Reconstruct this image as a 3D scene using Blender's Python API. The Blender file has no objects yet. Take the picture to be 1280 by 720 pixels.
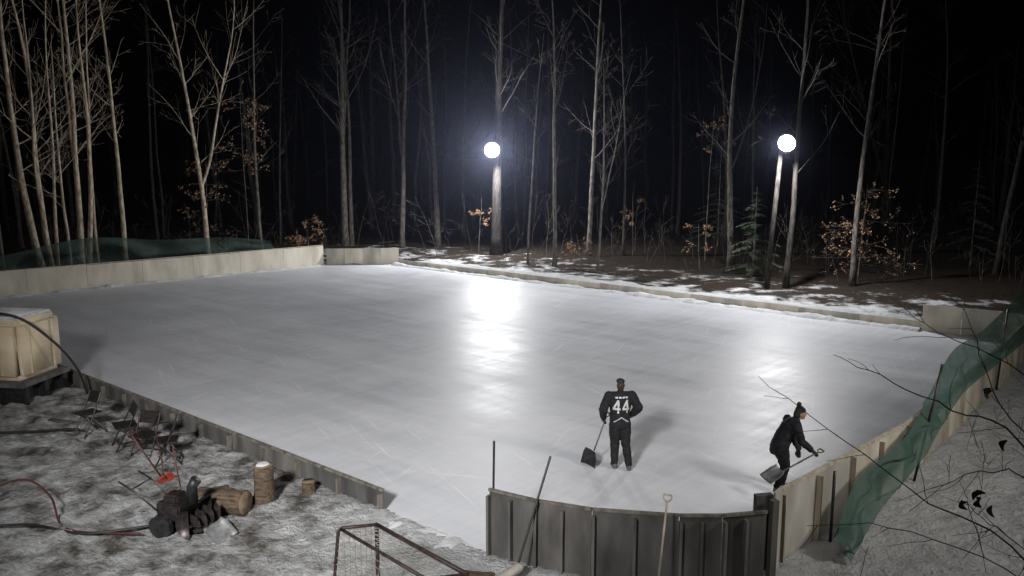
import bpy, bmesh, math, random
from mathutils import Vector, Matrix, noise
random.seed(7)
S = bpy.context.scene
COL = S.collection
R = random.uniform

# ------------------------------------------------------------------ materials
def new_mat(name):
    m = bpy.data.materials.new(name); m.use_nodes = True
    nt = m.node_tree; b = nt.nodes['Principled BSDF']
    return m, nt, b
def N(nt, t, **kw):
    n = nt.nodes.new(t)
    for k, v in kw.items(): setattr(n, k, v)
    return n
def noisy(name, c1, c2, scale=5, rough=.8, bump=.0, bscale=None, stretch=(1,1,1), detail=6, spec=.3, metal=0, lo=.35, hi=.65, coord='Object', bdist=.02):
    m, nt, b = new_mat(name)
    tc = N(nt, 'ShaderNodeTexCoord'); mp = N(nt, 'ShaderNodeMapping'); mp.inputs['Scale'].default_value = stretch
    nt.links.new(tc.outputs[coord], mp.inputs[0])
    nz = N(nt, 'ShaderNodeTexNoise'); nz.inputs['Scale'].default_value = scale; nz.inputs['Detail'].default_value = detail
    nt.links.new(mp.outputs[0], nz.inputs['Vector'])
    cr = N(nt, 'ShaderNodeValToRGB')
    cr.color_ramp.elements[0].position = lo; cr.color_ramp.elements[0].color = (*c1, 1)
    cr.color_ramp.elements[1].position = hi; cr.color_ramp.elements[1].color = (*c2, 1)
    nt.links.new(nz.outputs['Fac'], cr.inputs[0]); nt.links.new(cr.outputs[0], b.inputs['Base Color'])
    b.inputs['Roughness'].default_value = rough; b.inputs['Specular IOR Level'].default_value = spec; b.inputs['Metallic'].default_value = metal
    if bump:
        n2 = N(nt, 'ShaderNodeTexNoise'); n2.inputs['Scale'].default_value = bscale or scale*4; n2.inputs['Detail'].default_value = 5
        nt.links.new(mp.outputs[0], n2.inputs['Vector'])
        bp = N(nt, 'ShaderNodeBump'); bp.inputs['Strength'].default_value = bump; bp.inputs['Distance'].default_value = bdist
        nt.links.new(n2.outputs['Fac'], bp.inputs['Height']); nt.links.new(bp.outputs[0], b.inputs['Normal'])
    return m
def emis(name, col, s):
    m, nt, b = new_mat(name); b.inputs['Base Color'].default_value = (*col, 1)
    b.inputs['Emission Color'].default_value = (*col, 1); b.inputs['Emission Strength'].default_value = s
    return m

M_bark  = noisy('bark_grey', (.035,.031,.027), (.13,.115,.10), 3, .9, .6, 14, (4,4,1))
M_barkl = noisy('bark_pale', (.24,.195,.14), (.62,.53,.41), 2.5, .85, .5, 12, (4,4,1))
M_barkd = noisy('bark_dark', (.014,.012,.011), (.05,.044,.039), 3, .95, .6, 12, (4,4,1))
M_twig  = noisy('twig_dark', (.03,.024,.02), (.08,.065,.055), 20, .8, .2)
M_leafo = noisy('beech_leaf_dry', (.25,.13,.06), (.44,.26,.14), 3, .7)
M_leafb = noisy('leaf_brown_dead', (.02,.013,.01), (.06,.035,.02), 6, .7)
M_needle= noisy('hemlock_needle', (.03,.05,.03), (.07,.10,.06), 5, .7)
M_ply   = noisy('weathered_plywood', (.46,.42,.34), (.72,.68,.59), 1.6, .75, .25, 30, (1,1,.35), lo=.3, hi=.7)
M_plyg  = noisy('grey_plywood', (.34,.32,.28), (.56,.53,.48), 2.0, .8, .25, 30, (1,1,.35))
M_plyd  = noisy('dark_wet_plywood', (.045,.044,.042), (.12,.117,.11), 2.2, .8, .3, 25, (1,1,.3))  # plain dark plywood tone, mostly for the near boards
M_plyd2 = noisy('dark_plywood_b', (.065,.062,.058), (.16,.152,.142), 2.6, .8, .3, 25, (1,1,.3))
M_lumb  = noisy('lumber_frame', (.08,.072,.06), (.20,.18,.15), 3, .8, .3, 30, (3,3,.5))
M_lumbl = noisy('lumber_pale', (.35,.30,.23), (.58,.52,.42), 3, .8, .3, 30, (3,3,.5))
M_black = noisy('black_rubber', (.008,.008,.009), (.025,.025,.027), 12, .5, spec=.4)
M_metal = noisy('painted_dark_metal', (.02,.018,.018), (.06,.05,.048), 15, .4, spec=.5, metal=.5)
M_alu   = noisy('scuffed_aluminium', (.25,.255,.26), (.45,.455,.46), 10, .5, metal=.6)
M_red   = noisy('red_plastic', (.18,.02,.015), (.27,.05,.035), 9, .45)
M_redm  = noisy('dull_red_steel', (.05,.018,.015), (.10,.035,.03), 9, .55)
M_frame = noisy('worn_goal_pipe', (.02,.014,.013), (.06,.038,.034), 9, .5)
M_jersey= noisy('black_jersey', (.008,.008,.010), (.016,.016,.019), 18, .85, .4, 40)
M_white = noisy('white_number', (.45,.45,.45), (.56,.56,.56), 12, .8)
M_pants = noisy('dark_pants', (.008,.008,.009), (.018,.018,.02), 12, .9, .4, 25)
M_jacket= noisy('dark_jacket', (.010,.010,.013), (.022,.022,.027), 10, .8, .5, 18)
M_boot  = noisy('boot_leather', (.06,.05,.045), (.12,.11,.10), 20, .6)
M_skin  = noisy('skin', (.36,.21,.15), (.46,.29,.22), 20, .55)
M_glove = noisy('glove', (.02,.02,.02), (.05,.05,.05), 30, .7)
M_hair  = noisy('hair_brown', (.02,.014,.01), (.05,.035,.022), 60, .6)
M_knit  = noisy('knit_hat', (.012,.012,.014), (.04,.04,.045), 60, .95, .6, 80)
M_bale  = noisy('cut_log_bark', (.05,.036,.026), (.14,.10,.07), 6, .9, .8, 25, (1,4,4))
M_endg  = noisy('log_endgrain', (.14,.10,.07), (.24,.18,.12), 12, .85, .3)
M_rope  = noisy('net_cord', (.16,.155,.14), (.28,.27,.25), 20, .8)
M_crate = noisy('tan_insulated_crate', (.46,.37,.25), (.64,.55,.40), 1.3, .7, .3, 14)

def ground_mat():
    m, nt, b = new_mat('snow_and_leaf_litter'); L = nt.links
    geo = N(nt, 'ShaderNodeNewGeometry')
    at = N(nt, 'ShaderNodeAttribute'); at.attribute_name = 'litter_and_gloom'
    dt = N(nt, 'ShaderNodeAttribute'); dt.attribute_name = 'dirt'
    n1 = N(nt, 'ShaderNodeTexNoise'); n1.inputs['Scale'].default_value = .7; n1.inputs['Detail'].default_value = 9; n1.inputs['Roughness'].default_value = .68
    n2 = N(nt, 'ShaderNodeTexNoise'); n2.inputs['Scale'].default_value = 9; n2.inputs['Detail'].default_value = 6; n2.inputs['Roughness'].default_value=.7
    n3 = N(nt, 'ShaderNodeTexNoise'); n3.inputs['Scale'].default_value = 2.0; n3.inputs['Detail'].default_value = 9; n3.inputs['Roughness'].default_value=.62
    for n in (n1, n2, n3): L.new(geo.outputs['Position'], n.inputs['Vector'])
    snow = N(nt, 'ShaderNodeMixRGB'); snow.inputs[1].default_value = (.52,.53,.54,1); snow.inputs[2].default_value = (.78,.79,.80,1)
    L.new(n3.outputs['Fac'], snow.inputs[0])
    lit = N(nt, 'ShaderNodeValToRGB'); e = lit.color_ramp.elements
    e[0].position=.3; e[0].color=(.012,.009,.007,1); e[1].position=.75; e[1].color=(.06,.043,.03,1)
    L.new(n2.outputs['Fac'], lit.inputs[0])
    dirt = N(nt, 'ShaderNodeValToRGB'); e = dirt.color_ramp.elements
    e[0].position=.3; e[0].color=(.045,.04,.035,1); e[1].position=.7; e[1].color=(.20,.185,.165,1)
    L.new(n2.outputs['Fac'], dirt.inputs[0])
    s1 = N(nt, 'ShaderNodeMath', operation='ADD'); L.new(at.outputs['Fac'], s1.inputs[0]); L.new(n1.outputs['Fac'], s1.inputs[1])
    r1 = N(nt, 'ShaderNodeMapRange'); r1.inputs[1].default_value=.98; r1.inputs[2].default_value=1.12; L.new(s1.outputs[0], r1.inputs[0])
    s2 = N(nt, 'ShaderNodeMath', operation='ADD'); L.new(dt.outputs['Fac'], s2.inputs[0]); L.new(n3.outputs['Fac'], s2.inputs[1])
    r2 = N(nt, 'ShaderNodeMapRange'); r2.inputs[1].default_value=.90; r2.inputs[2].default_value=1.18; L.new(s2.outputs[0], r2.inputs[0])
    x1 = N(nt, 'ShaderNodeMixRGB'); L.new(r2.outputs[0], x1.inputs[0]); L.new(snow.outputs[0], x1.inputs[1]); L.new(dirt.outputs[0], x1.inputs[2])
    x2 = N(nt, 'ShaderNodeMixRGB'); L.new(r1.outputs[0], x2.inputs[0]); L.new(x1.outputs[0], x2.inputs[1]); L.new(lit.outputs[0], x2.inputs[2])
    L.new(x2.outputs[0], b.inputs['Base Color']); b.inputs['Roughness'].default_value = .85; b.inputs['Specular IOR Level'].default_value=.15
    bp = N(nt, 'ShaderNodeBump'); bp.inputs['Strength'].default_value=1.0; bp.inputs['Distance'].default_value=.16
    ad = N(nt, 'ShaderNodeMath', operation='ADD'); L.new(n2.outputs['Fac'], ad.inputs[0]); L.new(n3.outputs['Fac'], ad.inputs[1])
    L.new(ad.outputs[0], bp.inputs['Height']); L.new(bp.outputs[0], b.inputs['Normal'])
    return m
M_ground = ground_mat()
M_snow = noisy('packed_snow', (.50,.51,.52), (.72,.73,.74), 2, .8, .8, 8, bdist=.05)

def ice_mat():
    m, nt, b = new_mat('rink_ice'); L = nt.links
    geo = N(nt, 'ShaderNodeNewGeometry')
    def nz(scale, st, rot, det=6, ro=.6):
        r = N(nt, 'ShaderNodeMapping'); r.inputs['Rotation'].default_value=(0,0,math.radians(rot)); L.new(geo.outputs['Position'], r.inputs[0])
        mp = N(nt, 'ShaderNodeMapping'); mp.inputs['Scale'].default_value = st
        L.new(r.outputs[0], mp.inputs[0])
        n = N(nt, 'ShaderNodeTexNoise'); n.inputs['Scale'].default_value=scale; n.inputs['Detail'].default_value=det; n.inputs['Roughness'].default_value=ro
        L.new(mp.outputs[0], n.inputs['Vector']); return n
    big = nz(.22, (1,1,1), 0, 5)
    st1 = nz(1.3, (.10,1,1), 40, 7, .7)      # sweeping lines parallel to the long boards
    st2 = nz(4.0, (.05,1,1), -46, 5, .7)
    scr = nz(8, (.03,1,1), 15, 3)
    scr2 = nz(9, (.03,1,1), -70, 3)
    scr3 = nz(9, (.03,1,1), 62, 3)
    def mad(a, b_, f):
        k = N(nt, 'ShaderNodeMath', operation='MULTIPLY'); L.new(b_, k.inputs[0]); k.inputs[1].default_value=f
        s = N(nt, 'ShaderNodeMath', operation='ADD'); L.new(a, s.inputs[0]); L.new(k.outputs[0], s.inputs[1]); return s.outputs[0]
    v = mad(big.outputs['Fac'], st1.outputs['Fac'], .8)
    v = mad(v, st2.outputs['Fac'], .5); 
    mr = N(nt, 'ShaderNodeMapRange'); mr.inputs[1].default_value=.85; mr.inputs[2].default_value=1.5; L.new(v, mr.inputs[0])
    c = N(nt, 'ShaderNodeMixRGB'); c.inputs[1].default_value=(.48,.495,.53,1); c.inputs[2].default_value=(.73,.745,.78,1); L.new(mr.outputs[0], c.inputs[0])
    sr = N(nt, 'ShaderNodeMapRange'); sr.inputs[1].default_value=.64; sr.inputs[2].default_value=.72
    mx0 = N(nt, 'ShaderNodeMath', operation='MAXIMUM'); L.new(scr.outputs['Fac'], mx0.inputs[0]); L.new(scr2.outputs['Fac'], mx0.inputs[1])
    mx = N(nt, 'ShaderNodeMath', operation='MAXIMUM'); L.new(mx0.outputs[0], mx.inputs[0]); L.new(scr3.outputs['Fac'], mx.inputs[1]); L.new(mx.outputs[0], sr.inputs[0])
    c2 = N(nt, 'ShaderNodeMixRGB'); c2.inputs[2].default_value=(.86,.87,.89,1)
    k = N(nt, 'ShaderNodeMath', operation='MULTIPLY'); k.inputs[1].default_value=.55; L.new(sr.outputs[0], k.inputs[0]); L.new(k.outputs[0], c2.inputs[0]); L.new(c.outputs[0], c2.inputs[1])
    L.new(c2.outputs[0], b.inputs['Base Color'])
    rr = N(nt, 'ShaderNodeMapRange'); rr.inputs[1].default_value=.8; rr.inputs[2].default_value=1.6; rr.inputs[3].default_value=.38; rr.inputs[4].default_value=.64
    L.new(v, rr.inputs[0]); L.new(rr.outputs[0], b.inputs['Roughness'])
    b.inputs['IOR'].default_value=1.31; b.inputs['Specular IOR Level'].default_value=.5
    bp = N(nt, 'ShaderNodeBump'); bp.inputs['Strength'].default_value=.45; bp.inputs['Distance'].default_value=.014
    L.new(v, bp.inputs['Height']); L.new(bp.outputs[0], b.inputs['Normal'])
    return m
M_ice = ice_mat()

def netting_mat(name, col, hole):
    m, nt, b = new_mat(name); L = nt.links
    b.inputs['Base Color'].default_value=(*col,1); b.inputs['Roughness'].default_value=.8
    n = N(nt,'ShaderNodeTexNoise'); n.inputs['Scale'].default_value=2.2
    tc = N(nt,'ShaderNodeTexCoord'); L.new(tc.outputs['Object'], n.inputs['Vector'])
    mr = N(nt,'ShaderNodeMapRange'); mr.inputs[3].default_value=hole-.25; mr.inputs[4].default_value=hole+.25; L.new(n.outputs['Fac'], mr.inputs[0])
    L.new(mr.outputs[0], b.inputs['Alpha'])
    return m
M_net = netting_mat('green_mesh_fabric', (.045,.10,.08), .80)
M_netd = netting_mat('dark_green_mesh_fabric', (.025,.055,.045), .70)

# ------------------------------------------------------------------ mesh helpers
def finish(bm, name, mats, smooth=True, parent=None):
    me = bpy.data.meshes.new(name); bm.to_mesh(me); bm.free()
    for m in mats: me.materials.append(m)
    if smooth:
        me.polygons.foreach_set('use_smooth', [True]*len(me.polygons))
    o = bpy.data.objects.new(name, me); COL.objects.link(o)
    if parent: o.parent = parent
    return o
def empty(name, loc=(0,0,0), rot=0):
    e = bpy.data.objects.new(name, None); COL.objects.link(e); e.location = loc; e.rotation_euler=(0,0,rot); return e
def tube(bm, pts, rad, n=6, mi=0, cap=True):
    pts = [Vector(p) for p in pts]
    if not hasattr(rad, '__len__'): rad = [rad]*len(pts)
    rings = []; ref = None
    for i, p in enumerate(pts):
        d = (pts[min(i+1, len(pts)-1)] - pts[max(i-1, 0)]).normalized()
        if ref is None: ref = d.orthogonal().normalized()
        ref = (ref - d*ref.dot(d)); ref = ref.normalized() if ref.length > 1e-5 else d.orthogonal().normalized()
        s = d.cross(ref)
        rings.append([bm.verts.new(p + (ref*math.cos(a)+s*math.sin(a))*rad[i]) for a in [2*math.pi*k/n for k in range(n)]])
    for a, b in zip(rings, rings[1:]):
        for k in range(n):
            f = bm.faces.new((a[k], a[(k+1)%n], b[(k+1)%n], b[k])); f.material_index = mi
    if cap:
        try:
            f = bm.faces.new(rings[0][::-1]); f.material_index = mi
            f = bm.faces.new(rings[-1]); f.material_index = mi
        except ValueError: pass
def box(bm, c, size, rz=0, mi=0, mat=None):
    c = Vector(c); M = mat or Matrix.Rotation(rz, 3, 'Z'); vs = []
    for x in (-.5,.5):
        for y in (-.5,.5):
            for z in (-.5,.5):
                vs.append(bm.verts.new(c + M @ Vector((x*size[0], y*size[1], z*size[2]))))
    for q in ((0,1,3,2),(4,6,7,5),(0,4,5,1),(2,3,7,6),(0,2,6,4),(1,5,7,3)):
        f = bm.faces.new([vs[i] for i in q]); f.material_index = mi
def smooth_path(pts, k=6):
    P = [Vector(p) for p in pts]; out = []
    for i in range(len(P)-1):
        a, b, c, d = P[max(i-1,0)], P[i], P[i+1], P[min(i+2,len(P)-1)]
        for j in range(k):
            t = j/k
            out.append(.5*((2*b)+(c-a)*t+(2*a-5*b+4*c-d)*t*t+(3*b-a-3*c+d)*t**3))
    out.append(P[-1]); return out

# ------------------------------------------------------------------ rink outline
LOW_A, LOW_B = Vector((-2.2,13.1)), Vector((-25.5,32.3))
RINK = [(-2.2,13.1),(-.34,11.5),(1.14,10.8),(2.34,10.57),(3.55,10.7),(3.95,11.25),(7.3,14.3),(12.9,20.7),(17.2,26.2),(14.9,28.2),(-6.6,46.6),(-10.9,46.2),(-25.5,32.3)]
def sdist(x, y):
    ins = False; dm = 1e9; n = len(RINK)
    for i in range(n):
        x1,y1 = RINK[i]; x2,y2 = RINK[(i+1)%n]
        if (y1>y) != (y2>y) and x < (x2-x1)*(y-y1)/(y2-y1)+x1: ins = not ins
        dx,dy = x2-x1, y2-y1; t = max(0,min(1,((x-x1)*dx+(y-y1)*dy)/(dx*dx+dy*dy)))
        dm = min(dm, math.hypot(x-x1-dx*t, y-y1-dy*t))
    return -dm if ins else dm
def sm(a,b,x):
    t = max(0,min(1,(x-a)/(b-a))); return t*t*(3-2*t)
def far_side(x,y):
    return (x+6.6)*.65+(y-46.6)*.76
def gz(x, y):
    d = sdist(x,y) if (-30<x<22 and 6<y<52) else 8
    if d < 0: return -.15 if d < -.12 else .0
    v = Vector((x,y,0))
    h = .05 + .05*noise.noise(v*.5)
    near = 1-sm(24,30,y)
    h += near*(.09*noise.noise(v*1.7)+.10*noise.noise(v*4.1)+.05*noise.noise(v*9))*sm(0,.5,d)
    if y > 24: h += .12*noise.noise(v*.35)*sm(.5,3,d) + .05*noise.noise(v*2.2)
    fs = far_side(x,y)
    if fs > 0 and x > -8: h += .26*math.exp(-((fs-.8)/.6)**2)*(.8+.7*noise.noise(v*.8))
    if x > 4 and y < 27: h += .06*sm(.6,4,d)*min(d,8)
    if y > 60: h += (y-60)*.02
    return max(h, .012)

def frange(a,b,s):
    o=[]; 
    while a<b-1e-6: o.append(a); a+=s
    return o
xs = frange(-300,-60,40)+frange(-60,-32,3)+frange(-32,-13,.35)+frange(-13,14,.11)+frange(14,24,.35)+frange(24,60,3)+frange(60,301,40)
ys = frange(-40,2,4)+frange(2,9,.5)+frange(9,22,.11)+frange(22,32,.3)+frange(32,58,.45)+frange(58,90,3)+frange(90,420,30)
verts=[(x,y,gz(x,y)) for y in ys for x in xs]; W=len(xs)
faces=[(j*W+i,j*W+i+1,(j+1)*W+i+1,(j+1)*W+i) for j in range(len(ys)-1) for i in range(W-1)]
me=bpy.data.meshes.new('snowy_ground'); me.from_pydata(verts,[],faces); me.materials.append(M_ground)
me.polygons.foreach_set('use_smooth',[True]*len(me.polygons))
ground=bpy.data.objects.new('snowy_ground',me); COL.objects.link(ground)
la = me.attributes.new('litter_and_gloom','FLOAT','POINT'); da = me.attributes.new('dirt','FLOAT','POINT')
lv=[];dv=[]
for x,y,_ in verts:
    fs=far_side(x,y); l=0
    if fs>.9: l = .46+.18*sm(.9,4,fs)+.3*sm(6,14,fs)  # distance term paints night darkness into the far floor, over real litter
    if y>46 and fs<=.9: l=.6
    lf = (x+10.9)*(-.72)+(y-46.2)*.69
    if lf>.5 and y>30: l=max(l,.60+.3*sm(5,14,lf))  # same painted darkness with distance behind the left boards
    lv.append(l)
    d=.0
    if y<30 and x<0: d=.55-.22*sm(-4,-1,x)
    if x>3 and y<30: d=.17
    dv.append(d)
la.data.foreach_set('value',lv); da.data.foreach_set('value',dv)

bm = bmesh.new()
bm.faces.new([bm.verts.new((x,y,.006)) for x,y in RINK])
ice = finish(bm,'ice_rink_surface',[M_ice],False)

# ------------------------------------------------------------------ boards
def board_run(name, pts, h, mats, out=1, panel=2.44, post=True, rail=True, th=.02, zb=-.02, mi_post=1, capw=.09, jitter=.01):
    bm = bmesh.new(); cnt=0
    for (a,b) in zip(pts,pts[1:]):
        a=Vector(a).to_2d(); b=Vector(b).to_2d(); L=(b-a).length; d=(b-a)/L; nrm=Vector((d.y,-d.x))*out
        ang=math.atan2(d.y,d.x); n=max(1,round(L/panel)); w=L/n
        for i in range(n):
            c=a+d*(w*(i+.5)); hh=h+R(-jitter,jitter)*2
            box(bm,(c.x,c.y,zb+hh/2),(w-.012,th,hh),ang+R(-jitter,jitter)*.3,mi=cnt%2*2 if len(mats)>2 else 0); cnt+=1
            if post:
                for q in (.02,.5):
                    p=a+d*(w*(i+q))+nrm*(th/2+.047)
                    box(bm,(p.x,p.y,zb+(h-.06)/2),(.04,.09,h-.06),ang,mi=mi_post)
            if rail:
                p=c+nrm*(capw*.35)
                box(bm,(p.x,p.y,zb+h+.022),(w-.004,capw,.038),ang,mi=len(mats)-1 if len(mats)>3 else mi_post)
    return finish(bm,name,mats,False)
far_left = board_run('rink_board_wall',[(-25.5,32.3),(-10.9,46.2)],1.15,[M_ply,M_lumbl,M_ply],out=-1,rail=True,capw=.05)
corner = board_run('rink_board_wall',[(-10.75,46.3),(-6.6,46.6)],.95,[M_plyg,M_lumbl,M_ply],out=-1,panel=1.1,rail=False)
far_low = board_run('low_rink_board',[(-6.6,46.6),(14.9,28.2)],.30,[M_plyg,M_lumb,M_ply],out=-1,rail=False)
far_right = board_run('rink_board_wall',[(14.6,28.1),(17.6,25.9)],.95,[M_ply,M_lumbl,M_plyg],out=-1,panel=1.4,rail=False)
right_w = board_run('rink_board_wall',[(3.95,11.25),(7.3,14.3),(12.9,20.7),(17.4,26.1)],1.2,[M_plyg,M_lumbl,M_ply],out=1,panel=2.44,rail=True,capw=.07)
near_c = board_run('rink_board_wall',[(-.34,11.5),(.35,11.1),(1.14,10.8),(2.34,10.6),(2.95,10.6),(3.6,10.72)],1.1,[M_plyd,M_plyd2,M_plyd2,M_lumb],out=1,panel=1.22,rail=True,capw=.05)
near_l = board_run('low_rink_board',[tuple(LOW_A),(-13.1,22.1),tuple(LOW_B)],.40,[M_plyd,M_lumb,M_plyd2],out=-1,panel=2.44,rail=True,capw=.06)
bm=bmesh.new()
box(bm,(3.72,10.78,.62),(.10,.10,1.24),.3,0); box(bm,(3.84,10.98,.66),(.30,.03,1.32),.9,1); box(bm,(3.62,10.95,.68),(.26,.10,1.15),.2,0)
finish(bm,'gate_post',[M_plyd2,M_plyg],False)

def windrow(name, a, b, w, h, seed, n=120):
    a=Vector(a); b=Vector(b); d=(b-a).normalized(); nn=Vector((d.y,-d.x)); bm=bmesh.new(); rows=[]
    for i in range(n+1):
        p=a+(b-a)*i/n; k=.5+.5*noise.noise(Vector((i*.17,seed,0)))+.3*noise.noise(Vector((i*.6,seed,4)))
        k=max(.1,k); row=[]
        for j in range(7):
            s=j/6-.5; z=h*k*math.cos(s*math.pi)**1.0+.02*noise.noise(Vector((i*.5,j*.9,seed)))
            q=p+nn*(s*w*(.7+.5*k)); row.append(bm.verts.new((q.x,q.y,max(0,z)-.004 if j in (0,6) else z)))
        rows.append(row)
    for r1,r2 in zip(rows,rows[1:]):
        for j in range(6): bm.faces.new((r1[j],r1[j+1],r2[j+1],r2[j]))
    return finish(bm,name,[M_snow])
windrow('snow_windrow',(-6.8,46.2),(14.5,28.0),.6,.20,1.3,160)
windrow('snow_windrow',(-25,32.5),(-11,45.7),.5,.16,7.1)
windrow('snow_windrow',(-2.6,13.2),(-.2,11.2),.6,.10,3.1,40)
windrow('snow_windrow',(-2.4,13.35),(-12.9,22.3),.22,.05,5.3,160)

# ------------------------------------------------------------------ trees
def rvec():
    return Vector((R(-1,1),R(-1,1),R(-1,1))).normalized()
def grow(bm, p, d, length, r, depth, mi=0, sides=5, up=.25, wob=.12, kids=5, leaves=None, lf=0):
    n=max(3,int(length/.7)+2) if depth else max(4,int(length/1.2))
    n=min(n,14); step=length/n; pts=[p.copy()]; rad=[r]; dirs=[d.copy()]
    for i in range(n):
        d=(d+rvec()*wob+Vector((0,0,up*.12))).normalized(); p=p+d*step; pts.append(p.copy()); rad.append(max(.005,r*(1-.86*(i+1)/n))); dirs.append(d.copy())
    tube(bm,pts,rad,sides,mi,False)
    if depth<=0: 
        if leaves is not None: leaves.extend(pts[1:])
        return pts
    for _ in range(kids):
        t=R(.2,.97); i=min(n-1,int(t*n)); q=pts[i].lerp(pts[i+1],t*n-i)
        dd=dirs[i]; side=(rvec()-dd*0); side=(side-dd*side.dot(dd)).normalized()
        nd=(dd*R(.5,1.0)+side*R(.5,1.0)).normalized()
        grow(bm,q,nd,length*R(.25,.5)*(1.15-t*.5),max(.005,rad[i]*.45),depth-1,mi,max(3,sides-1),up,wob*1.3,max(2,kids-2),leaves)
    return pts
def tree(x, y, h, r, lean=(0,0), mat=M_bark, low=.3, nb=16, name='bare_tree', fork=False, wob=.035, sides=8):
    bm=bmesh.new(); n=16; p=Vector((x,y,gz(x,y)-.15)); d=Vector((lean[0],lean[1],1)).normalized()
    pts=[p.copy()]; rad=[r*1.35]; dirs=[d.copy()]
    for i in range(n):
        d=(d+Vector((R(-1,1),R(-1,1),0))*wob+Vector((0,0,.02))).normalized(); p=p+d*(h/n); pts.append(p.copy()); rad.append(r*(1-.8*(i+1)/n)); dirs.append(d.copy())
    tube(bm,pts,rad,sides,0)
    for _ in range(nb):
        t=R(low,.97); i=min(n-1,int(t*n)); q=pts[i].lerp(pts[i+1],t*n-i)
        a=R(0,6.283); rise=R(.4,1.6); nd=Vector((math.cos(a),math.sin(a),rise)).normalized()
        grow(bm,q,nd,h*R(.10,.24)*(1.2-t*.5),rad[i]*R(.16,.34),2,0,5,.4,.14,4)
    if fork:
        i=int(n*R(.2,.35)); nd=(dirs[i]+Vector((R(-.5,.5),R(-.2,.2),0))).normalized()
        grow(bm,pts[i],nd,h*.7,rad[i]*.75,2,0,6,.8,.06,8)
    return finish(bm,name,[mat])
def X(u,y): return (u-640)/1005*y*1.01      # bearing -> ground x at depth y
specs=[
 (66,43,17,.17,(-.05,0),M_barkl,1),(52,44,18,.22,(-.12,0),M_barkl,0),(74,43.5,15,.11,(-.02,0),M_barkl,0),(103,45,18,.19,(.01,0),M_barkl,1),(112,45.4,16,.15,(.10,0),M_barkl,0),
 (124,46,16,.10,(-.02,0),M_barkl,0),(158,47,17,.16,(-.01,0),M_barkl,0),(90,41,12,.10,(-.09,.02),M_barkl,0),(30,55,17,.16,(0,0),M_barkd,0),
 (262,50,18,.17,(-.02,0),M_barkl,1),(330,50,16,.13,(-.09,0),M_bark,0),(352,58,16,.10,(.03,0),M_barkd,0),
 (433,56,20,.26,(-.03,0),M_bark,1),(441,57,19,.17,(.01,0),M_bark,0),(503,55,19,.20,(.04,0),M_bark,1),(548,56,19,.22,(.01,0),M_bark,0),
 (660,45.5,13,.07,(-.01,0),M_bark,0),(693,44.9,16,.12,(.04,0),M_bark,0),(735,50,18,.16,(.01,0),M_bark,0),(747,43.4,11,.07,(.02,0),M_bark,1),(778,50,16,.10,(.04,0),M_barkd,0),
 (913,45,18,.20,(.0,0),M_bark,0),(905,60,18,.16,(0,0),M_barkd,1),(983,37.6,17,.15,(.01,0),M_barkd,0),(1066,38.2,17,.15,(.02,0),M_bark,0),
 (1100,52,18,.2,(0,0),M_barkd,1),(1165,58,18,.18,(.03,0),M_barkd,0),(1245,42,17,.17,(.03,0),M_barkd,0),(200,60,18,.15,(0,0),M_barkd,0),(580,62,18,.14,(.02,0),M_barkd,0),(845,64,18,.16,(.0,0),M_barkd,0),(5,41,16,.13,(-.03,0),M_bark,0)]
for u,y,h,r,l,m,fk in specs:
    tree(X(u,y),y,h,r,l,m,fork=bool(fk),nb=14)
big = tree(-1.0,50.9,20,.36,(.005,0),M_barkd,low=.4,nb=20,wob=.015)

bm=bmesh.new()
for k in range(110):
    y=R(60,105); x=R(-.8,.8)*y; r=R(.07,.24); h=R(13,22); lx=R(-.09,.09)
    p=Vector((x,y,gz(x,y)-.1)); pts=[p+Vector((lx*t*h+R(-.15,.15),0,t*h)) for t in (0,.15,.3,.5,.7,1)]
    tube(bm,pts,[r*1.2,r,r*.9,r*.75,r*.5,r*.1],6,0)
    for _ in range(4):
        t=R(.15,.9); q=p+Vector((lx*t*h,0,t*h)); a=R(0,6.28)
        grow(bm,q,Vector((math.cos(a),math.sin(a),R(.2,1.2))).normalized(),R(1.2,4),r*.25,1,0,3,.4,.2,3)
finish(bm,'distant_forest',[M_barkd])
bm=bmesh.new()
for k in range(240):
    y=R(38,62); x=R(-.75,.72)*y
    if (y<52 and sdist(x,y)<1.6): continue
    p=Vector((x,y,gz(x,y)-.05)); 
    grow(bm,p,Vector((R(-.3,.3),R(-.3,.3),1)).normalized(),R(.8,4.2),R(.006,.018),2,0,3,.3,.14,4)
finish(bm,'forest_undergrowth',[M_bark])

def leafquad(bm,p,s,mi=1):
    a=rvec(); a.z*=.5; b=a.orthogonal().normalized(); c=a.cross(b).normalized()
    w=s*R(.3,.5)
    vs=[bm.verts.new(p+b*s*.6),bm.verts.new(p+c*w),bm.verts.new(p-b*s*.6),bm.verts.new(p-c*w)]
    f=bm.faces.new(vs); f.material_index=mi
def beech(x,y,h,spread,z0=.0,dens=14,name='beech_sapling'):
    bm=bmesh.new(); base=Vector((x,y,gz(x,y)-.05)); leaves=[]
    top=base+Vector((R(-.3,.3),R(-.3,.3),h)); pts=[base.lerp(top,t)+Vector((R(-.04,.04),R(-.04,.04),0)) for t in (0,.2,.4,.6,.8,1)]
    tube(bm,pts,[.035,.03,.026,.02,.014,.006],5,0)
    for k in range(dens):
        t=R(z0,.95); q=base.lerp(top,t); a=R(0,6.28)
        grow(bm,q,Vector((math.cos(a),math.sin(a),R(-.12,.12))).normalized(),spread*R(.6,1.15)*(1.15-t*.6),.010,2,0,3,.0,.10,5,leaves)
    for p in leaves:
        if random.random()<.55: leafquad(bm,p+rvec()*R(0,.10),R(.045,.08))
    return finish(bm,name,[M_bark,M_leafo],False)
beech(X(383,48),49,2.6,1.5,.10,20); beech(X(1078,39),39.5,4.8,2.5,.15,28); beech(X(728,46),46.5,1.7,1.2,.2,8)
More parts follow.
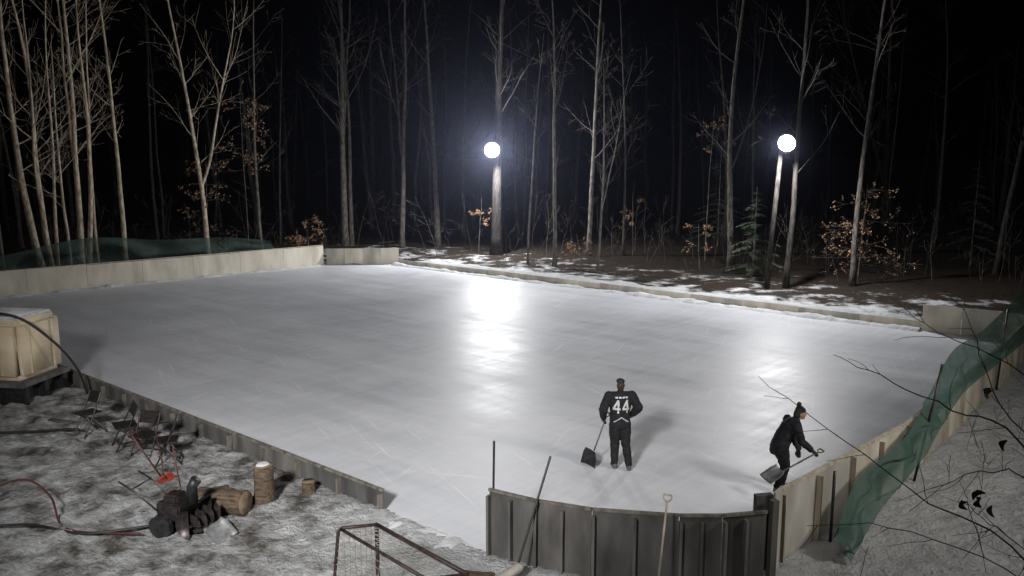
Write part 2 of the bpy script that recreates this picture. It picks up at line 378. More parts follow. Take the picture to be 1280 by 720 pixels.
beech(X(790,50),50,4.5,1.2,.4,6); beech(X(258,50),50.5,7,1.9,.2,20); beech(X(312,49),49.2,10,2.3,.4,20); beech(X(598,52),52,3.6,1.1,.3,6)
beech(X(880,43),44,2.6,1.6,.4,5); beech(X(885,46),47,9,2.1,.7,7)
def hemlock(x,y,h,w):
    bm=bmesh.new(); b=Vector((x,y,gz(x,y)-.05)); tube(bm,[b,b+Vector((0,0,h))],[.06,.01],6,0)
    for k in range(46):
        t=R(.12,.97); a=R(0,6.28); L=w*(1.05-t)*R(.7,1.2); q=b+Vector((0,0,h*t)); d=Vector((math.cos(a),math.sin(a),-.12)); s=Vector((-d.y,d.x,0))
        pts=[q,q+d*L*.5,q+d*L+Vector((0,0,-.12*L))]; tube(bm,pts,[.012,.008,.004],3,0)
        for j in range(int(L*26)):
            f=R(.15,1); p=q+d*L*f+Vector((0,0,-.12*L*f*f)); sd=random.choice((-1,1)); l=.28*(1.1-f)+.06
            tip=p+s*sd*l+d*l*.5+Vector((0,0,R(-.08,.02))); wv=d*.03
            fce=bm.faces.new([bm.verts.new(p-wv),bm.verts.new(p+wv),bm.verts.new(tip+wv*.5),bm.verts.new(tip-wv*.5)]); fce.material_index=1
    return finish(bm,'hemlock_tree',[M_bark,M_needle],False)
hemlock(X(945,41),41.5,4.6,1.9); hemlock(X(900,55),56,7,2.2); hemlock(X(1225,44),45,6,2)

# ------------------------------------------------------------------ floodlights
M_lens = emis('lit_flood_lens',(1,.98,.95),60)
def floodlight(name, px, py, pz, power, aim, col=(1,.97,.93), ang=150, blend=.6, rr0=.36, kind='SPOT', soft=.15):
    root=empty(name,(px,py,pz)); d=(Vector(aim)-Vector((px,py,pz))).normalized()
    q=d.to_track_quat('-Z','Y').to_matrix()
    bm=bmesh.new()
    prof=((.30,.20),(.26,.5),(.12,.85),(0,1.0),(-.02,1.04)); rings=[]
    for z,k_ in prof:
        rr=rr0*k_
        rings.append([bm.verts.new(q@Vector((math.cos(t*math.pi/10)*rr,math.sin(t*math.pi/10)*rr,z))) for t in range(20)])
    for a,b in zip(rings,rings[1:]):
        for k in range(20): bm.faces.new((a[k],a[(k+1)%20],b[(k+1)%20],b[k]))
    bm.faces.new(rings[0])
    tube(bm,[q@Vector((0,0,.28)),Vector((0,.75,-.25))],.03,8)
    finish(bm,'housing',[M_metal],True,root)
    bm=bmesh.new(); rings=[]
    for z,k_ in ((-.03,.97),(-.12,.90),(-.20,.66),(-.25,.3)):
        rr=rr0*k_
        rings.append([bm.verts.new(q@Vector((math.cos(t*math.pi/10)*rr,math.sin(t*math.pi/10)*rr,z))) for t in range(20)])
    for a,b in zip(rings,rings[1:]):
        for k in range(20): bm.faces.new((a[k],a[(k+1)%20],b[(k+1)%20],b[k]))
    bm.faces.new(rings[-1])
    finish(bm,'lens',[M_lens],True,root)
    ld=bpy.data.lights.new(name+'_lamp',kind); ld.energy=power; ld.color=col; ld.shadow_soft_size=soft
    if kind=='SPOT': ld.spot_size=math.radians(ang); ld.spot_blend=blend
    lo=bpy.data.objects.new('lamp',ld); COL.objects.link(lo); lo.parent=root; lo.location=d*(.28+soft); lo.rotation_euler=d.to_track_quat('-Z','Y').to_euler()
    return root
floodlight('floodlight',-1.22,49.75,6.6,6300,(0,25,1.0),(.97,.98,1),rr0=.46,kind='POINT',soft=.12)
floodlight('floodlight',12.30,36.55,6.75,3700,(2,20,1.0),(.98,.98,1),rr0=.38,kind='POINT',soft=.12)
bm=bmesh.new(); tube(bm,[(11.95,37.3,-.2),(12.15,37.35,3.4),(12.4,37.45,7.2)],[.13,.11,.09],10); box(bm,(12.36,37.32,6.62),(.3,.10,.2),0)
finish(bm,'light_pole',[M_barkd])
# unseen floodlights added out of frame on the house side as fill
floodlight('floodlight',13.0,6.5,8.2,3000,(-13,36,2.0),(1,.96,.90),ang=130,blend=1,soft=1.2)
floodlight('floodlight',-5.0,-2.5,9.5,20000,(-2,27,0),(1,.98,.97),ang=62,blend=1,soft=1.0)
for (x,y) in ((13.1,5.7),(-5,-3.3)):
    bm=bmesh.new(); tube(bm,[(x,y,-.3),(x,y,4),(x,y,9.2)],[.15,.13,.10],10); finish(bm,'light_pole',[M_bark])  # poles added to carry the unseen fill lamps
# haze volume added at the tree line to give the lamps a bluish halo
m=bpy.data.materials.new('lamp_halo_haze'); m.use_nodes=True; nt=m.node_tree; nt.nodes.clear()
vo=nt.nodes.new('ShaderNodeVolumeScatter'); vo.inputs['Density'].default_value=.0011; vo.inputs['Anisotropy'].default_value=.6; vo.inputs['Color'].default_value=(.62,.68,1,1)
ou=nt.nodes.new('ShaderNodeOutputMaterial'); nt.links.new(vo.outputs[0],ou.inputs['Volume'])
bm=bmesh.new(); box(bm,(3,43,10.7),(60,15,22)); finish(bm,'lamp_halo_haze',[m],False)

# ------------------------------------------------------------------ netting
def drape(name, tops, bots, k=10, rows=12, amp=.06, post_xy=(), post_h=2.2, mat=M_net):
    T=smooth_path(tops,k); B=smooth_path(bots,k); bm=bmesh.new(); g=[]
    for i,(a,b) in enumerate(zip(T,B)):
        row=[]
        for j in range(rows+1):
            p=a.lerp(b,j/rows); o=amp*math.sin(math.pi*j/rows)*(noise.noise(Vector((i*.25,j*.3,2)))*2)
            row.append(bm.verts.new(p+Vector((o,-o,-abs(o)*.5))))
        g.append(row)
    for a,b in zip(g,g[1:]):
        for j in range(rows): bm.faces.new((a[j],a[j+1],b[j+1],b[j]))
    for x,y,lx,hh in post_xy: tube(bm,[(x,y,0),(x+lx,y,hh)],.025,6,1)
    return finish(bm,name,[mat,M_metal])
drape('green_safety_netting',
  [(4.85,11.25,.50),(5.6,12.4,.85),(7.0,13.7,1.15),(8.1,15.1,1.5),(9.4,16.7,2.0),(11.6,19.4,1.85),(14.2,22.4,2.1),(17.4,26.2,2.3)],
  [(5.0,11.1,.10),(5.9,12.2,.40),(7.3,13.6,.80),(8.4,15.0,1.0),(9.7,16.6,1.15),(11.8,19.0,1.1),(14.4,22.0,1.0),(17.8,26.0,.9)],
  amp=.14,post_xy=[(5.0,11.85,0,1.25),(7.55,14.35,.35,2.3),(12.7,20.4,.1,2.2),(16.9,25.4,0,2.4)])
drape('green_safety_netting',
  [(-27,33.5,2.0),(-24,36.5,1.6),(-21,39.4,2.2),(-18.5,42.2,1.85),(-16,44.6,1.75),(-14,46.6,1.35)],
  [(-27,33.9,.2),(-24,36.9,.2),(-21,39.8,.2),(-18.5,42.6,.2),(-16,45.0,.2),(-14,47.0,.2)],
  post_xy=[(-24,36.5,0,2.0),(-21,39.4,0,2.5),(-16,44.6,0,1.8)],amp=.25,mat=M_netd)

# ------------------------------------------------------------------ people
def ell(bm,c,r,M,seg=12):
    c=Vector(c); 
    if not hasattr(r,'__len__'): r=(r,r,r)
    vs=[]
    for i in range(1,seg//2):
        th=math.pi*i/(seg//2)
        for k in range(seg):
            a=2*math.pi*k/seg; vs.append(c+M@Vector((r[0]*math.sin(th)*math.cos(a),r[1]*math.sin(th)*math.sin(a),r[2]*math.cos(th))))
    vs.append(c+M@Vector((0,0,r[2]))); vs.append(c-M@Vector((0,0,r[2])))
    return vs
def figure(name, parts, mats, loc, yaw, voxel=.0105, paint=None):
    """parts: list of (material_index, [ (centre, radius|(rx,ry,rz)), ... ]) - successive balls are hulled."""
    I=Matrix.Identity(3); bm=bmesh.new(); segs=[]
    for mi,balls in parts:
        bl=balls if len(balls)>1 else [balls[0],balls[0]]
        for (c1,r1),(c2,r2) in zip(bl,bl[1:]):
            pts=ell(bm,c1,r1,I)+ell(bm,c2,r2,I)
            t=bmesh.new(); vv=[t.verts.new(p) for p in pts]
            res=bmesh.ops.convex_hull(t,input=t.verts); 
            bmesh.ops.delete(t,geom=[v for v in t.verts if not v.link_faces],context='VERTS')
            tm=bpy.data.meshes.new('t'); t.to_mesh(tm); t.free(); bm.from_mesh(tm); bpy.data.meshes.remove(tm)
            a1=sum(r1)/3 if hasattr(r1,'__len__') else r1; a2=sum(r2)/3 if hasattr(r2,'__len__') else r2
            segs.append((mi,Vector(c1),Vector(c2),a1,a2))
    o=finish(bm,name,mats)
    md=o.modifiers.new('r','REMESH'); md.mode='VOXEL'; md.voxel_size=voxel; md.use_smooth_shade=True
    s=o.modifiers.new('s','SMOOTH'); s.factor=.5; s.iterations=3
    dg=bpy.context.evaluated_depsgraph_get(); me=bpy.data.meshes.new_from_object(o.evaluated_get(dg)); o.modifiers.clear()
    old=o.data; o.data=me; bpy.data.meshes.remove(old)
    me.materials.clear()
    for m in mats: me.materials.append(m)
    idx=[]
    for p in me.polygons:
        c=p.center; best=1e9; bi=0
        for mi,a,b,ra,rb in segs:
            ab=b-a; L=ab.length_squared; t=0 if L<1e-9 else max(0,min(1,(c-a).dot(ab)/L)); dd=(c-a-ab*t).length-(ra+(rb-ra)*t)
            if dd<best: best=dd; bi=mi
        if paint: bi=paint(c,p.normal,bi)
        idx.append(bi)
    me.polygons.foreach_set('material_index',idx); me.polygons.foreach_set('use_smooth',[True]*len(idx))
    nrm=[v.normal.copy() for v in me.vertices]
    for v,nn in zip(me.vertices,nrm):
        q=v.co*9; f=.012*noise.noise(q)+.008*noise.noise(Vector((v.co.x*8,v.co.y*8,v.co.z*26)))
        if v.co.z<1.42 and v.co.z>.16: v.co+=nn*f
    o.location=loc; o.rotation_euler=(0,0,yaw)
    return o
def hand(parts, mi, wrist, d, palm_n, curl=1.0, side=1):
    """glove with palm, four fingers closed round a shaft and a thumb. d: forearm dir, palm_n: palm normal"""
    w=Vector(wrist); d=Vector(d).normalized(); n=Vector(palm_n); n=(n-d*n.dot(d)).normalized(); s=d.cross(n)*side
    parts.append((mi,[(w,.034),(w+d*.05,(.038,.038,.034))]))
    parts.append((mi,[(w+d*.05+s*.022,.022),(w+d*.095+s*.028,.018)])); parts.append((mi,[(w+d*.05-s*.022,.022),(w+d*.09-s*.028,.018)]))
    for k,L in zip((-1.5,-.5,.5,1.5),(.85,1.0,.95,.75)):
        b=w+d*.095+s*(.021*k)
        p1=b+d*.034*L+n*.012; p2=p1+n*.030*L+d*.004; p3=p2+n*.012-d*.022*L
        parts.append((mi,[(b,.0125),(p1,.0118),(p2,.011),(p3,.010)]))
    b=w+d*.045+s*.036; parts.append((mi,[(b,.016),(b+s*.016+n*.022+d*.02,.0135),(b+n*.048+d*.035,.012)]))
P=[]
P.append((0,[((0,0,1.02),(.20,.145,.12)),((0,.01,1.22),(.205,.15,.12)),((.0,0,1.40),(.225,.145,.12)),((0,.0,1.50),(.17,.11,.08))]))
P.append((0,[((-.20,0,1.49),(.10,.105,.085)),((.20,0,1.49),(.10,.105,.085))]))
P.append((0,[((0,0,.88),(.205,.155,.07)),((0,0,1.02),(.20,.145,.10))]))
P.append((2,[((0,0,1.50),.062),((0,.01,1.64),.056)]))
P.append((2,[((0,.02,1.70),(.074,.092,.105)),((0,.035,1.64),(.055,.07,.06))]))
P.append((2,[((0,.115,1.675),(.012,.018,.02))])); P.append((2,[((-.08,.01,1.68),(.01,.018,.03))])); P.append((2,[((.08,.01,1.68),(.01,.018,.03))]))
P.append((3,[((0,-.005,1.70),(.080,.085,.085)),((0,-.015,1.63),(.062,.055,.05))]))
P.append((4,[((0,.015,1.775),(.086,.10,.055))])); P.append((4,[((0,.10,1.765),(.06,.06,.012))]))
P.append((0,[((-.225,0,1.49),.095),((-.335,-.02,1.23),.09),((-.305,.13,1.03),.07)]))
P.append((0,[((.225,0,1.49),.095),((.355,-.03,1.25),.092),((.29,.14,1.08),.07)]))
hand(P,5,(-.295,.16,.99),(.10,.35,-.9),(.8,.3,0),1,1)
hand(P,5,(.275,.18,1.05),(-.25,.75,-.5),(-.3,-.3,-.9),1,-1)
for sx,kx,fx,fy in ((-.095,-.085,-.085,.03),(.10,.125,.17,-.10)):
    P.append((1,[((sx,0,.90),(.125,.14,.10)),((kx,.03+fy*.5,.50),(.092,.10,.09)),((fx,fy,.14),(.072,.08,.07))]))
    P.append((6,[((fx,fy-.01,.14),.056),((fx,fy-.03,.05),(.048,.055,.045)),((fx*1.15,fy+.16,.04),(.046,.05,.034))]))
def in4(x,z,w,h):
    if not(0<=x<=w and 0<=z<=h): return False
    if w*.58<=x<=w*.84: return True
    if h*.24<=z<=h*.42: return True
    xd=w*.62*(z-h*.3)/(h*.7)
    return z>h*.3 and abs(x-xd-w*.06)<w*.14
def paint44(c,n,bi):
    if bi!=0: return bi
    if n.y<-.1 and abs(c.x)<.22:
        z0=1.17; hh=.26; w=.145
        if in4(c.x+.165,c.z-z0,w,hh) or in4(c.x-.012,c.z-z0,w,hh): return 7
        if abs(c.x)<.12 and 1.465<c.z<1.495 and int((c.x+.2)*60)%4!=0: return 7
    if abs(c.x)<.245:
        e=c.z-(1.09-abs(c.x)*.7)
        if -.009<e<.010: return 7
    return bi
player=figure('hockey_player',P,[M_jersey,M_pants,M_skin,M_hair,M_knit,M_glove,M_boot,M_white],(2.10,15.05,.006),math.radians(4),paint=paint44)

def shovel(name, grip, tip, bladew, bladel, mat, up=(0,0,1), d_handle=True, scoop=.06, mshaft=None):
    g=Vector(grip); t=Vector(tip); d=(t-g).normalized(); side=d.cross(Vector(up)).normalized(); n=side.cross(d)
    bm=bmesh.new(); tube(bm,[g,t],.015,8,1)
    if d_handle:
        a=g+side*.055; b=g-side*.055
        tube(bm,[a-d*.10,b-d*.10],.014,8,1); tube(bm,[a-d*.10,a-d*.05,g],.011,6,1); tube(bm,[b-d*.10,b-d*.05,g],.011,6,1)
    rows=[]
    for i in range(8):
        f=i/7; row=[]
        for j in range(9):
            s=j/8*2-1; w=bladew/2*(.72+.28*min(1,f*3)); edge=scoop*(abs(s)**3)*(1.1-f*.5)+scoop*.6*(1-f)**3
            row.append(bm.verts.new(t+d*(f*bladel)+side*s*w+n*(edge)))
        rows.append(row)
    for a,b in zip(rows,rows[1:]):
        for j in range(8): bm.faces.new((a[j],a[j+1],b[j+1],b[j]))
    o=finish(bm,name,[mat,mshaft or M_lumb]); so=o.modifiers.new('sol','SOLIDIFY'); so.thickness=.006
    return o
pl=Matrix.Rotation(math.radians(4),3,'Z'); base=Vector((2.10,15.05,.006))
shovel('snow_shovel', base+pl@Vector((-.235,.19,1.00)), base+pl@Vector((-.46,.22,.30)), .42,.36, M_black, up=(-.55,-.5,.6), mshaft=M_lumb)

Q=[]
Q.append((0,[((-.06,0,.90),(.165,.20,.12)),((.0,0,1.05),(.16,.195,.12)),((.10,0,1.22),(.165,.21,.12)),((.16,0,1.30),(.13,.18,.09))]))
Q.append((0,[((-.08,0,.76),(.165,.195,.09)),((-.06,0,.92),(.165,.195,.10))]))
Q.append((2,[((.20,0,1.33),.06),((.27,0,1.42),.055)]))
Q.append((0,[((.20,0,1.36),(.085,.095,.045))]))
Q.append((2,[((.30,0,1.46),(.092,.074,.10)),((.33,0,1.40),(.065,.052,.055))]))
Q.append((2,[((.392,0,1.435),(.022,.013,.018))])); Q.append((2,[((.38,0,1.395),(.014,.025,.008))]))
Q.append((3,[((.24,0,1.46),(.075,.082,.08)),((.20,0,1.37),(.05,.07,.06))]))
Q.append((4,[((.285,0,1.515),(.105,.088,.065)),((.27,0,1.56),(.07,.065,.05))])); Q.append((4,[((.255,0,1.635),.045)]))
Q.append((0,[((.14,-.20,1.29),.085),((.22,-.26,1.02),.075),((.40,-.24,.86),.058)]))
Q.append((0,[((.14,.20,1.29),.085),((.24,.22,1.02),.075),((.30,.02,.80),.058)]))
hand(Q,5,(.43,-.235,.835),(.85,0,-.5),(-.3,0,-.9),1,1)
hand(Q,5,(.27,-.03,.765),(-.2,-.7,-.35),(0,.2,-.9),1,-1)
for s,fx in ((-.10,-.10),(.11,.10)):
    Q.append((1,[((-.07,s,.82),(.135,.115,.10)),((.06+fx*.6,s*1.1,.48),(.090,.085,.09)),((fx-.03,s*1.1,.14),.066)]))
    Q.append((6,[((fx-.03,s*1.1,.14),.055),((fx-.05,s*1.1,.05),(.055,.048,.045)),((fx+.13,s*1.15,.04),(.05,.045,.034))]))
p2=figure('person_shovelling',Q,[M_jacket,M_pants,M_skin,M_hair,M_knit,M_glove,M_boot],(4.94,14.0,.006),math.radians(6))
m2=Matrix.Rotation(math.radians(6),3,'Z'); b2=Vector((4.94,14.0,.006))
shovel('snow_shovel', b2+m2@Vector((.53,-.245,.80)), b2+m2@Vector((-.16,-.33,.50)), .36,.34, M_alu, up=(0,-.10,1), mshaft=M_lumb)

# ------------------------------------------------------------------ foreground left clutter
def folding_chair(x,y,rz):
    bm=bmesh.new(); r=.016
    for s in (-.21,.21):
        tube(bm,[(s,.24,0),(s,.02,.42),(s,-.16,.84)],r,6); tube(bm,[(s,-.24,0),(s,.05,.36),(s,.19,.44)],r,6)
    tube(bm,[(-.21,-.16,.84),(.21,-.16,.84)],r,6); tube(bm,[(-.21,.17,.12),(.21,.17,.12)],r*.8,6); tube(bm,[(-.21,-.18,.10),(.21,-.18,.10)],r*.8,6)
    box(bm,(0,.03,.45),(.41,.40,.025),0); 
    m=Matrix.Rotation(math.radians(24),3,'X'); box(bm,(0,-.125,.73),(.40,.015,.20),mat=m)
    o=finish(bm,'folding_chair',[M_metal]); b=o.modifiers.new('b','BEVEL'); b.width=.004
    for p in o.data.polygons: p.use_smooth=False
    o.location=(x,y,gz(x,y)-.02); o.rotation_euler=(R(-.05,.05),R(-.05,.05),rz); o.scale=(1.1,1.1,1.1); return o
folding_chair(-9.25,16.95,2.5); folding_chair(-8.1,16.2,2.2); folding_chair(-7.45,15.7,2.9); folding_chair(-6.85,15.35,1.9)
root=empty('insulated_crate',(-13.3,20.0,0),math.radians(-8))
bm=bmesh.new(); box(bm,(0,0,1.38),(2.9,1.6,1.50)); bmesh.ops.bevel(bm,geom=bm.edges[:],offset=.14,segments=4,affect='EDGES'); finish(bm,'body',[M_crate],True,root)
bm=bmesh.new()
for x in (-.97,0,.97):
    for s in (-1,1): box(bm,(x,s*.807,1.38),(.05,.02,1.2))
for s in (-1,1): box(bm,(1.457,s*.4,1.38),(.02,.05,1.2))
finish(bm,'battens',[M_crate],False,root)
bm=bmesh.new(); box(bm,(0,0,.56),(3.05,1.7,.12)); finish(bm,'deck',[M_plyd2],False,root)
bm=bmesh.new(); 
for s in (-.7,0,.7): box(bm,(0,s,.26),(3.0,.14,.47))
box(bm,(0,0,.3),(2.6,1.3,.38)); finish(bm,'skid',[M_black],False,root)
bm=bmesh.new(); box(bm,(0,0,2.15),(2.6,1.35,.10)); bmesh.ops.bevel(bm,geom=bm.edges[:],offset=.04,segments=3,affect='EDGES'); finish(bm,'snow_cap',[M_snow],True,root)
bm=bmesh.new(); tube(bm,smooth_path([(-14.6,19.1,2.1),(-13.0,19.0,2.33),(-12.0,19.1,2.25),(-11.3,19.4,1.55),(-10.95,19.7,.8),(-10.85,19.9,.0)],8),.035,8); finish(bm,'water_hose',[M_black])
bm=bmesh.new(); tube(bm,smooth_path([(-14,16.0,.12),(-12,16.6,.14),(-10.6,16.9,.12),(-9.6,17.0,.15)],6),.03,8); finish(bm,'water_hose',[M_black])
bm=bmesh.new(); tube(bm,smooth_path([(-9.6,13.0,.1),(-8.6,13.3,.5),(-7.9,13.0,.35),(-7.4,12.4,.12),(-6.9,12.1,.12),(-5.9,12.0,.14)],6),.018,8); finish(bm,'garden_hose',[M_redm])
bm=bmesh.new(); tube(bm,smooth_path([(-9.5,11.9,.12),(-8,12.3,.15),(-6.8,12.0,.14),(-5.8,12.3,.14)],6),.022,8); finish(bm,'garden_hose',[M_black])
def stump(x,y,r,h,name='log_stump',snow=True):
    bm=bmesh.new(); n=18; rings=[]
    for z in (0,.1,.4,.8,1):
        rings.append([bm.verts.new((math.cos(a)*r*(1.12-.12*min(1,z*3))*(1+.08*math.sin(3*a+z)),math.sin(a)*r*(1+.06*math.sin(2*a)),z*h)) for a in [2*math.pi*k/n for k in range(n)]])
    for a,b in zip(rings,rings[1:]):
        for k in range(n): bm.faces.new((a[k],a[(k+1)%n],b[(k+1)%n],b[k]))
    f=bm.faces.new(rings[-1]); f.material_index=1
    if snow:
        pr=rings[-1]; last=None
        for z,s in ((.01,.7),(.03,.6),(.035,.4),(.04,.1)):
            cur=[bm.verts.new((v.co.x*s,v.co.y*s,h+z)) for v in pr]
            if last:
                for k in range(n):
                    f=bm.faces.new((last[k],last[(k+1)%n],cur[(k+1)%n],cur[k])); f.material_index=2
            last=cur
        f=bm.faces.new(last); f.material_index=2
    o=finish(bm,name,[M_bale,M_endg,M_snow]); o.location=(x,y,gz(x,y)-.05); return o
stump(-4.35,13.35,.17,.70); stump(-3.7,13.85,.12,.24,snow=False)
def log(x,y,z,r,L,rz,mi=0,name='firewood_log'):
    bm=bmesh.new(); n=14; rings=[]
    for k,xx in enumerate((-.5,-.45,-.1,.2,.46,.5)):
        s=1+.05*math.sin(k*2); rings.append([bm.verts.new((xx*L,math.cos(a)*r*s*(1+.07*math.sin(3*a)),math.sin(a)*r*s)) for a in [2*math.pi*q/n for q in range(n)]])
    for a,b in zip(rings,rings[1:]):
        for k in range(n): bm.faces.new((a[k],b[k],b[(k+1)%n],a[(k+1)%n]))
    f=bm.faces.new(rings[0]); f.material_index=1; f=bm.faces.new(rings[-1][::-1]); f.material_index=1
    o=finish(bm,name,[M_bale,M_endg]); o.location=(x,y,z); o.rotation_euler=(0,R(-.05,.05),rz); return o
log(-4.95,13.0,.24,.21,.9,-.25); log(-5.35,13.35,.18,.14,.75,.3)
root=empty('snow_blower',(-5.45,12.35,gz(-5.45,12.35)),math.radians(-12))
bm=bmesh.new(); box(bm,(-.05,0,.38),(.42,.36,.30)); box(bm,(-.02,0,.58),(.26,.28,.14)); bmesh.ops.bevel(bm,geom=bm.edges[:],offset=.03,segments=2,affect='EDGES'); finish(bm,'engine',[M_metal],False,root)
bm=bmesh.new()
for s in (-.26,.26):
    tube(bm,[(-.12,s-.05,.18),(-.12,s+.05,.18)],.19,16)
finish(bm,'wheels',[M_black],False,root)
bm=bmesh.new(); n=12; rg=[]
for s in (-.32,.32): rg.append([bm.verts.new((.42+.24*math.cos(a)*-1,s,.27+.25*math.sin(a))) for a in [math.pi*(-.5+k/(n-1)) for k in range(n)]])
for k in range(n-1): bm.faces.new((rg[0][k],rg[0][k+1],rg[1][k+1],rg[1][k]))
for g_ in rg: bm.faces.new(g_)
o=finish(bm,'auger_housing',[M_metal],True,root)
bm=bmesh.new()
tube(bm,[(.44,-.31,.25),(.44,.31,.25)],.025,8)
for k in range(40):
    a=k*.5; b=a+.5; y0=-.3+.6*k/40; y1=-.3+.6*(k+1)/40
    bm.faces.new([bm.verts.new(v) for v in ((.44+.03*math.cos(a),y0,.25+.03*math.sin(a)),(.44+.18*math.cos(a),y0,.25+.18*math.sin(a)),(.44+.18*math.cos(b),y1,.25+.18*math.sin(b)),(.44+.03*math.cos(b),y1,.25+.03*math.sin(b)))])
finish(bm,'auger',[M_metal],False,root)
bm=bmesh.new(); tube(bm,[(.3,0,.5),(.3,0,.78),(.38,0,.9)],[.09,.08,.09],10); finish(bm,'chute',[M_black],True,root)
bm=bmesh.new()
for s in (-.24,.24): tube(bm,[(-.15,s*.8,.35),(-.55,s,.70),(-.85,s,.86)],.015,6)
tube(bm,[(-.62,-.24,.75),(-.62,.24,.75)],.015,6); finish(bm,'handlebar',[M_metal],True,root)
shovel('snow_shovel',(-5.6,12.9,.45),(-4.85,12.25,.16),.42,.42,M_alu,up=(0,-.2,1))
shovel('snow_shovel',(-6.9,14.0,1.05),(-6.55,14.25,.18),.4,.35,M_red,up=(.3,-.6,.5),mshaft=M_redm)
bm=bmesh.new(); tube(bm,[(-6.45,14.2,.15),(-6.9,14.9,.9)],.012,6); tube(bm,[(-5.9,13.6,.12),(-6.0,13.6,1.0)],.012,6); finish(bm,'hockey_stick',[M_redm])
root=empty('hockey_goal',(0,0,0)); c0=Vector((-1.8,10.05)); dv_=Vector((.70,-.714)); bk=Vector((-.86,-.12)).normalized()
def P3(s,b,z): q=c0+dv_*s+bk*b; return (q.x,q.y,z)
bm=bmesh.new()
tube(bm,smooth_path([P3(0,0,0),P3(0,0,.6),P3(0,0,1.22)],4),.03,8); tube(bm,[P3(0,0,1.22),P3(1.83,0,1.22)],.03,8); tube(bm,[P3(1.83,0,0),P3(1.83,0,1.22)],.03,8)
tube(bm,[P3(0,0,1.22),P3(0,.45,1.20),P3(0,.50,1.15),P3(0,.62,.03),P3(1.83,.62,.03),P3(1.83,.50,1.15),P3(1.83,.45,1.20),P3(1.83,0,1.22)],.024,8)
tube(bm,[P3(0,.47,1.19),P3(1.83,.47,1.19)],.022,8); tube(bm,[P3(0,0,.03),P3(0,.62,.03)],.024,8); tube(bm,[P3(1.83,0,.03),P3(1.83,.62,.03)],.024,8)
finish(bm,'frame',[M_frame],True,root)
bm=bmesh.new(); r=.0045
for k in range(1,18):
    s=1.83*k/18; tube(bm,[P3(s,0,1.21),P3(s,.47,1.16+.02*math.sin(k)),P3(s,.62,.04)],r,3)
for k in range(1,6): tube(bm,[P3(0,.47*k/6,1.19),P3(.9,.47*k/6,1.15),P3(1.83,.47*k/6,1.19)],r,3)
for k in range(1,12):
    f=k/12; b=.5+.12*f; z=1.15*(1-f)+.03; tube(bm,[P3(0,b,z),P3(1.83,b,z)],r,3)
    for s in (0,1.83): tube(bm,[P3(s,0,z),P3(s,b,z)],r,3)
for s in (0,1.83):
    for k in range(1,7): b=.5*k/7; tube(bm,[P3(s,b,.03),P3(s,b,1.2)],r,3)
finish(bm,'net',[M_rope],False,root)
bm=bmesh.new(); tube(bm,[(-.30,11.62,0),(-.27,11.60,1.82)],.018,6); finish(bm,'wooden_stake',[M_black],False)
bm=bmesh.new(); tube(bm,[(.05,10.75,.15),(.56,11.15,1.75)],.017,6); tube(bm,[(.05,10.75,.15),(-.05,10.68,.05),(-.28,10.6,.04)],.02,6); finish(bm,'hockey_stick',[M_black],False)
shovel('garden_spade',(2.10,10.3,1.42),(1.96,10.02,.45),.2,.28,M_metal,up=(0,-1,.3),mshaft=M_lumbl)
log(-.08,10.4,.30,.07,.6,.9,name='birch_log'); log(-.5,10.5,.2,.1,.5,-.2)
for o in bpy.data.objects:
    if o.name.startswith('birch_log'): o.data.materials[0]=M_plyg
bm=bmesh.new(); box(bm,(-7.5,16.6,.08),(1.6,.14,.05),.5); box(bm,(-10.7,17.9,.06),(1.2,.12,.05),-.3); finish(bm,'scrap_lumber',[M_plyd],False)

# ------------------------------------------------------------------ bare shrub at right
bm=bmesh.new(); Y=5.0
trunk=[(4.1,4.8,-.1),(4.05,4.85,1.5),(4.0,4.9,3.0),(3.95,4.9,4.3),(3.9,5,5.4),(3.85,5,6.4)]
tube(bm,smooth_path(trunk,4),[.035-.0012*i for i in range(21)],7)
def br(pts,r):
    pp=smooth_path(pts,5); n=len(pp)
    pp=[p+rvec()*.012 for p in pp]
    tube(bm,pp,[max(.0018,r*(1-.8*i/n)) for i in range(n)],5)
    for i in range(2,n-1,2):
        if random.random()<.8:
            d=(pp[i+1]-pp[i]).normalized(); s=rvec(); s.y*=.4; s=(s-d*s.dot(d)).normalized()
            q=pp[i]; d2=(d+s*.8).normalized(); L=R(.10,.42); a=[q]
            for k in range(5): d2=(d2+rvec()*.18+Vector((0,0,.04))).normalized(); q=q+d2*L/5; a.append(q)
            tube(bm,a,[.0026,.0024,.0021,.0018,.0015,.0012],4)
BR=[([(4.02,4.9,3.2),(3.3,5,4.19),(2.84,5,4.41),(2.38,5.05,4.62),(2.1,5.1,4.74)],.008),
 ([(4.05,4.9,2.6),(3.3,5,3.47),(2.74,5,3.78),(2.18,5,4.19),(1.6,5.1,4.6)],.008),
 ([(3.97,4.9,3.9),(3.3,5,4.64),(2.74,4.95,4.9),(2.43,4.9,5.07)],.006),
 ([(4.0,4.9,3.4),(3.3,4.9,3.98),(3.1,4.9,4.03),(2.84,4.9,3.98),(2.53,4.85,3.78)],.006),
 ([(4.05,4.9,2.9),(3.3,4.9,3.53),(3.02,4.9,3.73),(2.92,4.9,3.86)],.005),
 ([(3.97,4.9,3.7),(3.3,5.1,4.3),(3.05,5.1,4.75),(2.9,5.1,5.1)],.006),
 ([(4.05,4.9,2.7),(3.3,5,3.3),(2.5,5,3.6),(1.95,5,3.62)],.006)]
for p,r in BR: br(p,r)
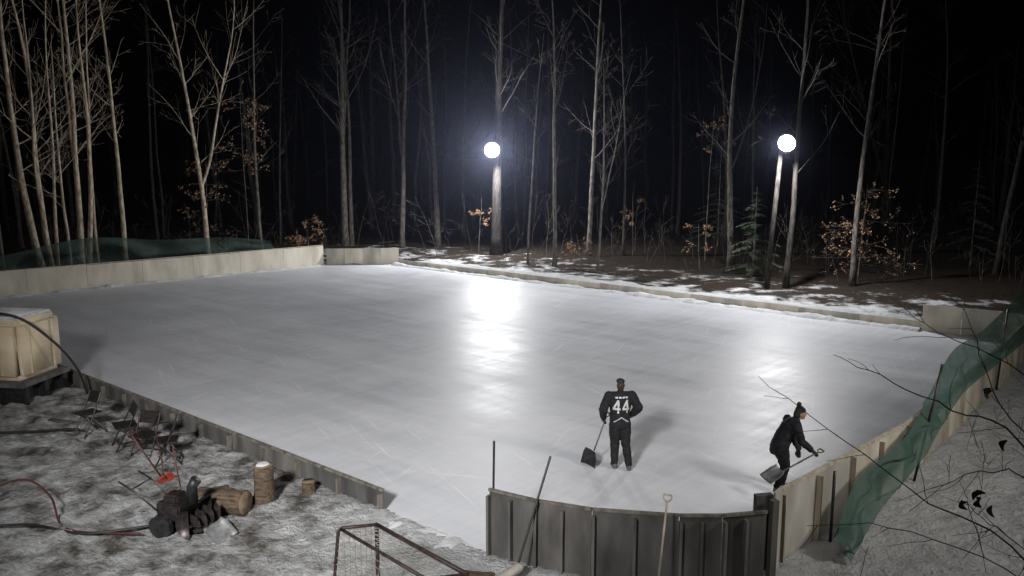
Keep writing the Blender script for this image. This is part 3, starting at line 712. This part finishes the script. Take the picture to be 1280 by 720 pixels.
def curled(p,s):
    a=rvec(); a.z=-abs(a.z)-.4; a.normalize(); b=a.orthogonal().normalized(); c=a.cross(b); rows=[]
    for i in range(6):
        f=i/5; w=s*.42*math.sin(math.pi*(.08+.86*f)); row=[]
        for j in range(5):
            k=j/4*2-1; row.append(bm.verts.new(Vector(p)+a*s*f+b*w*k+c*(w*.9*k*k+.15*s*math.sin(f*3))))
        rows.append(row)
    for r1,r2 in zip(rows,rows[1:]):
        for j in range(4):
            f=bm.faces.new((r1[j],r1[j+1],r2[j+1],r2[j])); f.material_index=1
for p in ((3.02,4.9,3.85),(3.06,4.92,3.87),(2.90,4.9,3.84),(2.94,4.9,3.82),(3.08,5,4.55),(3.12,5.05,4.52),(3.1,4.9,3.8),(3.22,5,4.2)): curled(p,R(.05,.09))
finish(bm,'bare_shrub',[M_twig,M_leafb])
bm=bmesh.new()
for k in range(240):
    x=R(5,17); y=R(9.5,24)
    if sdist(x,y)<.5 or x<y*.28: continue
    p=Vector((x,y,gz(x,y)-.02)); grow(bm,p,Vector((R(-.4,.4),R(-.4,.4),1)).normalized(),R(.3,.9),.004,1,0,3,0,.15,3)
finish(bm,'dead_weeds',[M_twig])

# ------------------------------------------------------------------ world, added fill light, camera
w=bpy.data.worlds.new('World'); S.world=w; w.use_nodes=True; nt=w.node_tree
sky=nt.nodes.new('ShaderNodeTexSky'); sky.sky_type='NISHITA'; sky.sun_disc=False
sky.sun_elevation=math.radians(-4); sky.sun_rotation=math.radians(160)
bg=nt.nodes['Background']; nt.links.new(sky.outputs[0],bg.inputs[0]); bg.inputs[1].default_value=.012
sd=bpy.data.lights.new('moon_fill','SUN'); sd.energy=.04; sd.angle=math.radians(8); sd.color=(1,.96,.9)  # weak unseen moonlight added to fill the foreground
so=bpy.data.objects.new('moon_fill',sd); COL.objects.link(so); so.rotation_euler=(math.radians(40),0,math.radians(35)); so.location=(0,-10,30)
cd=bpy.data.cameras.new('camera'); cam=bpy.data.objects.new('camera',cd); COL.objects.link(cam)
cd.sensor_width=36; cd.lens=1005/1280*36; cd.clip_end=1500; cd.clip_start=.05
cam.location=(0,0,6); cam.rotation_euler=(math.radians(90)-math.atan(160/1005),0,0)
S.camera=cam
S.view_settings.view_transform='Standard'; S.view_settings.look='None'; S.view_settings.exposure=0
